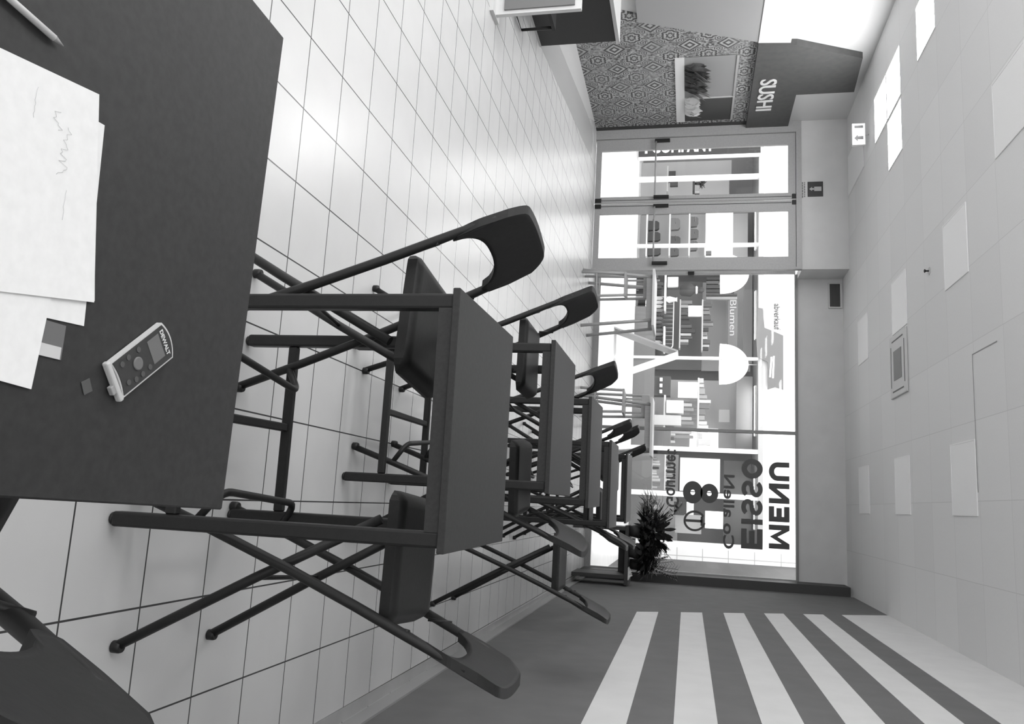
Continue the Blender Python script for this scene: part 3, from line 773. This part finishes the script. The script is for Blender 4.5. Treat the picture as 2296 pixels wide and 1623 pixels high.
# shop across: back wall, ceiling, base, mullions
struct('wall_shop', MB().box(-12, 4, 22.0, 22.1, 0, 3.42).box(2.80, 2.9, 18.9, 22, 0, 3.42), g(0.17))
struct('ceiling_shop', MB().box(-12, 2.8, 18.9, 22, 3.38, 3.48), g(0.2))
b = MB(); b.box(-3.45, 2.66, 18.72, 18.84, .05, .66); struct('trim_24', b, g(0.12))
b = MB(); b.box(-12, 2.8, 18.68, 18.86, 0, .10); struct('trim_25', b, g(0.6))
b = MB(); b.box(-12, 2.8, 18.68, 18.86, 3.30, 3.42); struct('trim_26', b, g(0.4))
b = MB()
for x, w_ in ((-7.07, .12), (-2.065, .07), (.33, .11), (1.485, .13), (-5.15, .08)): b.box(x-w_/2, x+w_/2, 18.70, 18.82, .1, 3.30)
struct('trim_27', b, m_white)
for k, x in enumerate((-9.5, -6.2, -3.6, -.9, 1.6)):
    e = empty('shop_ceiling_light', (x, 20.3, 3.38), 0, 'lit strip light on the ceiling of the shop across the mall', 'ceiling light', 'strip lights in the shop across')
    MB().box(-.7, .7, -.08, .08, -.05, -.001).build('housing', g(0.6), e)
    MB().box(-.68, .68, -.07, .07, -.056, -.05).build('tube', mat('shop strip tube', .9, .5, emit=SHOP_E*12), e)
# company sign
s = empty('vertical_sign', (-8.2, 18.66, .08), 0, 'black upright sign lettered COMPANY seen through the left door', 'sign')
MB().box(-.70, .52, -.03, .03, 0, 3.25).build('board', g(0.02), s)
MB().box(.52, .60, -.035, .035, 0, 3.25).build('edge', g(0.75), s)
text_obj('COMPANY', g(0.85), s, 'letters', .02, .42, .36, 2.05, -.036, plane='VERT', bold=.03, depth=.006)
MB().box(.30, .42, -.036, -.03, .17, .24).build('mark', g(0.6), s)
# white fascia banner
s = empty('hanging_banner', (-2.1, 18.60, 3.3), 0, 'dark ribbon shaped banner with white strokes on the white fascia across', 'banner')
def bw(x, y):  # silhouette drawn on a grid, scaled to metres on the fascia plane
    return ((y-800)/85.0*1.0, (x-1700)*.01155)
poly = [(1698, 690), (1708, 692), (1712, 735), (1727, 741), (1752, 752), (1752, 872), (1735, 866), (1719, 872), (1719, 812), (1709, 806), (1697, 800), (1695, 765)]
MB().prism([bw(*p_) for p_ in poly], lambda p_: (p_[0], 0, p_[1]), lambda p_: (p_[0], .03, p_[1])).build('ribbon', g(0.14), s)
b = MB()
for (xa, ya, xb, yb) in ((1713, 690, 1717, 734), (1718, 688, 1720, 730), (1727, 800, 1724, 845), (1732, 798, 1730, 847)):
    p0, p1 = bw(xa, ya), bw(xb, yb)
    b.prism([(p0[0], p0[1]-.022), (p1[0], p1[1]-.022), (p1[0], p1[1]+.022), (p0[0], p0[1]+.022)], lambda p_: (p_[0], -.008, p_[1]), lambda p_: (p_[0], 0, p_[1]))
b.build('stroke', g(0.9), s)
b_ = text_obj('abverkauf', g(0.06), None, 'fascia_lettering', -3.52, -2.82, 3.68, 3.84, 18.66, bold=.02, depth=.01); tag(b_, 'small dark lettering on the white fascia above the banner', 'lettering')
# dome pendants
m_dome = mat('glowing white dome', 0.9, .4, emit=1.3)
for k, (x, lb) in enumerate(((-4.66, 'glowing white dome pendant cut by the window edge'), (-2.10, 'glowing white dome pendant in the middle of the window view'))):
    e = empty('dome_pendant', (x, 19.8, 2.37), 0, lb, 'pendant lamp')
    R_ = .56
    MB().lathe([(R_, 0), (R_*.99, .06)] + [(R_*math.cos(t_)*.99, .06+.70*math.sin(t_)) for t_ in [i*PI/2/10*.97 for i in range(1, 11)]], n=32).build('shade', m_dome, e)
    MB().tube([(0, 0, .75), (0, 0, 1.0)], .015, 6).build('cord', g(0.5), e)

# sandwich board
s = empty('sandwich_board', (-1.33, 14.4, 0), 0, 'white folding sandwich board standing in the mall walk', 'sandwich board')
for s_ in (-1, 1):
    b = MB(); b.prism([(s_*.52, 0), (s_*.49, 0), (s_*.005, 1.30), (s_*.03, 1.33)], lambda p_: (p_[0], -.33, p_[1]), lambda p_: (p_[0], .33, p_[1]))
    b.build('panel', m_white if s_ > 0 else g(0.30), s, label='lit white panel' if s_ > 0 else 'panel with its shade painted grey')  # shade of the left panel is put into its grey colour
MB().tube([(0, -.33, 1.31), (0, .33, 1.31)], .02, 8).build('hinge', g(0.5), s)

# ------- furnishing of the shop across
def sbox(name, x0, x1, y, z0, z1, v, label, cat, group=None, th=.12, mm=None):
    return thing(name, MB().box(x0, x1, y-th/2, y+th/2, z0, z1, .006, 1), mm or g(v), label, cat, group)
sbox('wall_panel', -8.62, -8.10, 21.2, 0, 2.7, .36, 'pale plank wall panel at the left behind the left door', 'panel')
sbox('wall_panel', -8.0, -7.45, 21.2, 0, 2.64, .40, 'pale plank wall panel left of the display column', 'panel')
sbox('handbag', -8.03, -7.86, 20.5, .86, 1.06, .05, 'small dark handbag before the plank panel, higher of the two', 'bag')
sbox('handbag', -7.75, -7.56, 20.5, .90, 1.13, .07, 'small dark handbag right of the white mullion', 'bag')
sbox('display_shelf', -8.2, -7.4, 20.6, .80, .85, .5, 'pale shelf holding two small dark handbags', 'shelf', th=.3)
bush('flower_bouquet', -7.55, 20.3, 1.62, 70, .14, .03, .8, m_leaf2, 'grey bouquet in a vase behind the left door', 31, potr=.05, poth=.15, hh=.12)
sbox('display_shelf', -7.75, -7.28, 20.3, 1.56, 1.62, .05, 'dark shelf under the grey bouquet', 'shelf', th=.3)
sbox('glow_panel', -6.92, -5.39, 20.9, 1.96, 2.74, .8, 'large glowing white display panel behind the right door', 'panel', mm=mat('lit panel', .9, .5, emit=.8))
sbox('back_wall_panel', -7.0, -5.25, 21.4, 0, 3.2, .33, 'mid grey wall panel carrying the handbag shelves', 'panel')
for z, lb in ((.25, 'lowest pale shelf of the handbag wall'), (.91, 'second pale shelf of the handbag wall'), (1.47, 'third pale shelf of the handbag wall'), (1.92, 'uppermost pale shelf of the handbag wall')):
    sbox('display_shelf', -6.85 if z < 1.9 else -5.62, -5.33, 20.35, z, z+.04, .75, lb, 'shelf', th=.30)
def handbag(x0, x1, z0, z1, v, label):
    e = empty('handbag', ((x0+x1)/2, 20.32, z0), 0, label, 'bag', 'dark handbags on the shelves across')
    w_ = (x1-x0)/2; h_ = z1-z0
    b = MB(); b.prism([(-w_, 0), (w_, 0), (w_*.92, h_*.8), (w_*.6, h_), (-w_*.6, h_), (-w_*.92, h_*.8)], lambda p_: (p_[0], -.07, p_[1]), lambda p_: (p_[0], .07, p_[1])); b.build('body', g(v), e)
    MB().tube([(-w_*.4, 0, h_*.95), (-w_*.3, 0, h_*1.3), (w_*.3, 0, h_*1.3), (w_*.4, 0, h_*.95)], .012, 6, smooth=.05).build('handle', g(v), e)
    MB().lathe([(.028, 0), (.028, .012)], 0, 0, 0, 10).build('clasp', g(0.8), e)
    e.children[-1].rotation_euler = (PI/2, 0, 0); e.children[-1].location = (0, -.07, h_*.5)
bags = [(-6.42, -6.13, .31, .62, .03), (-6.08, -5.80, .31, .66, .03), (-5.72, -5.36, .31, .68, .035),
        (-6.49, -6.13, .97, 1.22, .13), (-5.94, -5.62, .97, 1.24, .05), (-5.58, -5.34, .97, 1.20, .06),
        (-6.52, -6.22, 1.53, 1.74, .10), (-6.15, -5.85, 1.53, 1.75, .09), (-5.80, -5.50, 1.53, 1.73, .10)]
rows = {0: 'bottom', 1: 'middle', 2: 'top'}; pos = ['left', 'middle', 'right']
for i, (x0, x1, z0, z1, v) in enumerate(bags):
    handbag(x0, x1, z0, z1, v, 'dark handbag, the %s one on the %s shelf of the handbag wall' % (pos[i % 3], rows[i//3]))
sbox('storage_box', -5.48, -5.36, 20.3, 1.965, 2.12, .12, 'small grey box on the uppermost shelf', 'box')
# middle part of the shop, goods on rails and shelves
sbox('back_wall_panel', -4.9, -2.2, 21.5, 0, 1.9, .07, 'dark wall panel behind the clothes racks', 'panel')
sbox('back_wall_panel', -4.9, -2.2, 21.6, 1.9, 3.3, .30, 'grey wall panel above the clothes racks', 'panel')
sbox('framed_picture', -4.62, -4.33, 20.0, .91, 1.21, .75, 'white picture with dark blossoms behind the window', 'picture')
sbox('sign_card', -3.76, -3.46, 19.9, 1.50, 1.87, .85, 'white price card hanging in the shop across', 'card')
thing('vase', MB().lathe([(.04, 0), (.10, .10), (.05, .28), (.07, .32)], -3.97, 20.0, .87, 16), m_white, 'white vase on the rail shelf across', 'vase')
thing('display_bust', MB().lathe([(.10, 0), (.17, .05), (.19, .30), (.10, .42), (.05, .46), (.09, .52), (.09, .62), (.03, .68)], -4.25, 20.0, 1.25, 16), g(0.03), 'black display bust with a white scarf across the mall', 'mannequin')
thing('scarf', MB().lathe([(.10, 0), (.12, .03), (.09, .06)], -4.25, 20.0, 1.69, 14), m_white, 'white scarf around the black display bust', 'scarf')
sbox('display_table', -4.69, -3.60, 20.0, .83, .88, .82, 'narrow white display table left in the shop across', 'table', th=.4)
sbox('display_table', -3.15, -2.44, 20.0, .83, .88, .82, 'narrow white display table right of the clothes racks', 'table', th=.4)
sbox('display_shelf', -4.12, -2.68, 20.7, 1.25, 1.29, .55, 'long shelf at chest height in the shop across', 'shelf', th=.3)
sbox('display_shelf', -4.12, -2.62, 20.7, 1.88, 1.92, .55, 'long top shelf in the shop across', 'shelf', th=.3)
random.seed(12)
def goods(n, x0, x1, y, z, hmin, hmax, group, label, vals=(.03, .08, .2, .5), wmin=.06, wmax=.14):
    x = x0; k = 0
    while x < x1-wmin and k < n:
        w_ = random.uniform(wmin, wmax); h_ = random.uniform(hmin, hmax); v = random.choice(vals)
        sbox('parcel', x, min(x+w_, x1), y+random.uniform(-.05, .05), z, z+h_, v, label, 'goods', group); x += w_+random.uniform(.005, .04); k += 1
goods(16, -4.10, -2.70, 20.7, 1.29, .12, .42, 'goods on the chest high shelf', 'small item of mixed goods on the chest high shelf across')
goods(16, -4.10, -2.64, 20.7, 1.92, .10, .34, 'goods on the long top shelf', 'small item of mixed goods on the long top shelf across')
goods(14, -4.85, -4.15, 20.5, .0, .5, .8, 'dark goods low at the left', 'dark item standing low behind the left of the window')
for k in range(12):
    x = -4.0 + k*.115
    e = empty('hanging_garment', (x, 20.2, .30), 0, 'dark garment hanging on the clothes rail across', 'garment', 'garments on the clothes rail')
    b = MB(); h_ = random.uniform(.48, .55); b.prism([(-.05, 0), (.05, 0), (.045, h_-.06), (.0, h_), (-.045, h_-.06)], lambda p_: (p_[0], -.22, p_[1]), lambda p_: (p_[0], .22, p_[1]))
    b.build('cloth', g(random.choice((.03, .05, .09, .2, .5))), e)
    MB().tube([(0, 0, h_), (0, 0, .80-.02)], .006, 5).build('hanger', g(0.4), e)
thing('clothes_rail', MB().tube([(-4.1, 20.2, 0), (-4.1, 20.2, 1.09), (-2.6, 20.2, 1.09), (-2.6, 20.2, 0)], .016, 8, smooth=.12), g(0.7), 'pale round clothes rail with dark garments across the mall', 'clothes rail')
sbox('grey_sign_band', -4.26, -2.30, 21.0, 2.62, 2.90, .14, 'dark grey sign band with script high in the shop across', 'sign')
b_ = text_obj('Blumen', g(0.5), None, 'script_lettering', -4.2, -3.15, 2.68, 2.86, 20.93, bold=0, depth=.006); tag(b_, 'pale script lettering on the dark grey sign band across', 'lettering')
# right of the mullion
sbox('back_wall_panel', -1.9, .2, 21.5, 0, 3.3, .36, 'light grey wall panel behind the white cabinets', 'panel')
sbox('cabinet', -1.80, -1.25, 20.4, 0, 1.05, .06, 'dark drawer cabinet left of the white cabinet', 'cabinet', th=.4)
for i in range(3):
    for j in range(3): sbox('mug', -1.74+.17*i, -1.64+.17*i, 20.12, .25+.25*j, .33+.25*j, .8, 'small white mug on the dark drawer cabinet', 'mug', 'white mugs before the dark cabinet', th=.08)
sbox('cabinet', -1.10, -.74, 20.2, .95, 1.42, .75, 'white cabinet beside a dark one in the shop across', 'cabinet', th=.4)
sbox('cabinet', -.68, -.40, 20.2, .0, 1.36, .62, 'tall white cabinet nearest the window mullion', 'cabinet', th=.4)
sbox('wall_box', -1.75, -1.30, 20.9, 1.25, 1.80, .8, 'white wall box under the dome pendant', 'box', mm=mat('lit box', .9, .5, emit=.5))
sbox('framed_picture', -.98, -.62, 20.9, 2.40, 2.70, .45, 'small framed picture high between dome lamp and mullion', 'picture')
goods(12, -1.85, .15, 20.8, 1.85, .05, .4, 'goods high between the mullions', 'item of pale goods on the shelf high between the mullions', (.2, .4, .6, .75), .08, .2)
sbox('display_shelf', -1.85, .15, 20.8, 1.80, 1.85, .7, 'pale shelf high between the mullions', 'shelf', th=.3)
sbox('display_shelf', -1.25, .15, 20.2, .88, .93, .7, 'pale shelf low between the mullions', 'shelf', th=.3)
goods(12, -.38, .15, 20.2, .93, .1, .3, 'goods low between the mullions', 'item of goods on the low pale shelf', (.05, .1, .6), .05, .1)
sbox('price_board', -.27, .22, 19.6, .90, 1.10, .15, 'grey price board near the base of the shop window', 'sign')
sbox('glow_panel', -.45, .22, 21.1, 1.6, 2.4, .85, 'glare painted as a glowing panel left of the white post', 'panel', mm=mat('glare panel', .9, .5, emit=.8))  # glowing sheet stands in for the glare in the shop
sbox('glow_panel', .42, 1.35, 20.9, 1.35, 2.45, .85, 'glare painted as a glowing panel right of the white post', 'panel', mm=mat('glare panel b', .8, .5, emit=.25))  # glare carried on right of the post by a second glowing sheet
sbox('back_wall_panel', .3, 2.78, 21.6, 0, 1.3, .42, 'light wall panel behind the book shelves', 'panel')
for z, lb in ((.28, 'lowest'), (.62, 'second'), (.98, 'third')):
    sbox('book_shelf', .42, 1.38, 20.0, z-.04, z, .72, lb+' white book shelf right of the white post', 'shelf', th=.28)
    goods(14, .45, 1.36, 20.0, z, .10, .22, 'goods on the %s book shelf' % lb, 'small dark or pale item on the %s book shelf' % lb, (.03, .06, .3, .6), .04, .08)
sbox('book_shelf', 1.60, 2.45, 20.0, .58, .62, .7, 'white shelf at the right end of the shop across', 'shelf', th=.28)
goods(10, 1.62, 2.43, 20.0, .62, .12, .28, 'goods on the right end shelf', 'small item on the shelf at the right end across', (.03, .06, .3, .6), .05, .1)
sbox('poster', 1.67, 2.02, 19.8, 1.22, 1.50, .03, 'dark poster below the wreath emblem', 'poster', th=.02)
sbox('poster', 1.66, 2.0, 19.8, 1.55, 1.74, .8, 'white poster above the dark one', 'poster', th=.02)
sbox('white_container', 1.87, 2.32, 19.8, 2.04, 2.50, .85, 'white container, glow painted in for brightness, high at the right of the shop across', 'container', mm=mat('lit container', .9, .5, emit=.9))  # glow in the material stands in for light falling on the box
sbox('wall_unit', 2.0, 2.5, 20.3, 1.25, 1.95, .5, 'pale wall unit below the white container', 'cabinet', th=.3)
sbox('dark_upper_panel', .45, 2.75, 20.9, 2.55, 3.30, .07, 'dark panel behind the mirrored letters EISSO', 'panel', th=.06)

random.seed(40)
goods(16, -4.86, -4.15, 20.9, 2.0, .2, .9, 'tall stock at the far left', 'dark or grey item of stock standing high at the left of the window view', (.03, .06, .1, .3), .05, .12)
goods(26, -4.1, -2.3, 20.9, .03, .12, .24, 'boxes on the floor of the shop', 'small box on the shop floor under the clothes rail', (.03, .06, .15, .5), .05, .1)
for k in range(7):
    x = -7.9 + .07*k + (.25 if k > 3 else 0)
    sbox('bottle', x, x+.03, 20.45, 1.62 if k > 3 else .855, 1.62+random.uniform(.1, .2) if k > 3 else .855+random.uniform(.08, .2), random.choice((.06, .2, .7)), 'small bottle on the shelves behind the left door', 'bottle', 'bottles behind the left door', th=.03)
for k in range(9):
    e = empty('hanging_towel', (-1.20+.13*k, 20.75, 1.05), 0, 'striped pale towel hanging in the shop between the mullions', 'towel', 'towels between the mullions')
    MB().box(-.045, .045, -.02, .02, 0, .55+.05*(k % 3), .008, 1).build('cloth', g((.2, .6, .35)[k % 3]), e)
    MB().tube([(0, 0, .55), (0, 0, .74)], .006, 5).build('hanger', g(.4), e)
sbox('grey_bulkhead', -1.9, .2, 20.6, 2.85, 3.30, .16, 'grey bulkhead high between the two mullions', 'panel', th=.1)
sbox('grey_bulkhead', -4.9, -2.2, 20.2, 3.02, 3.25, .14, 'grey bulkhead above the script sign band', 'panel', th=.1)
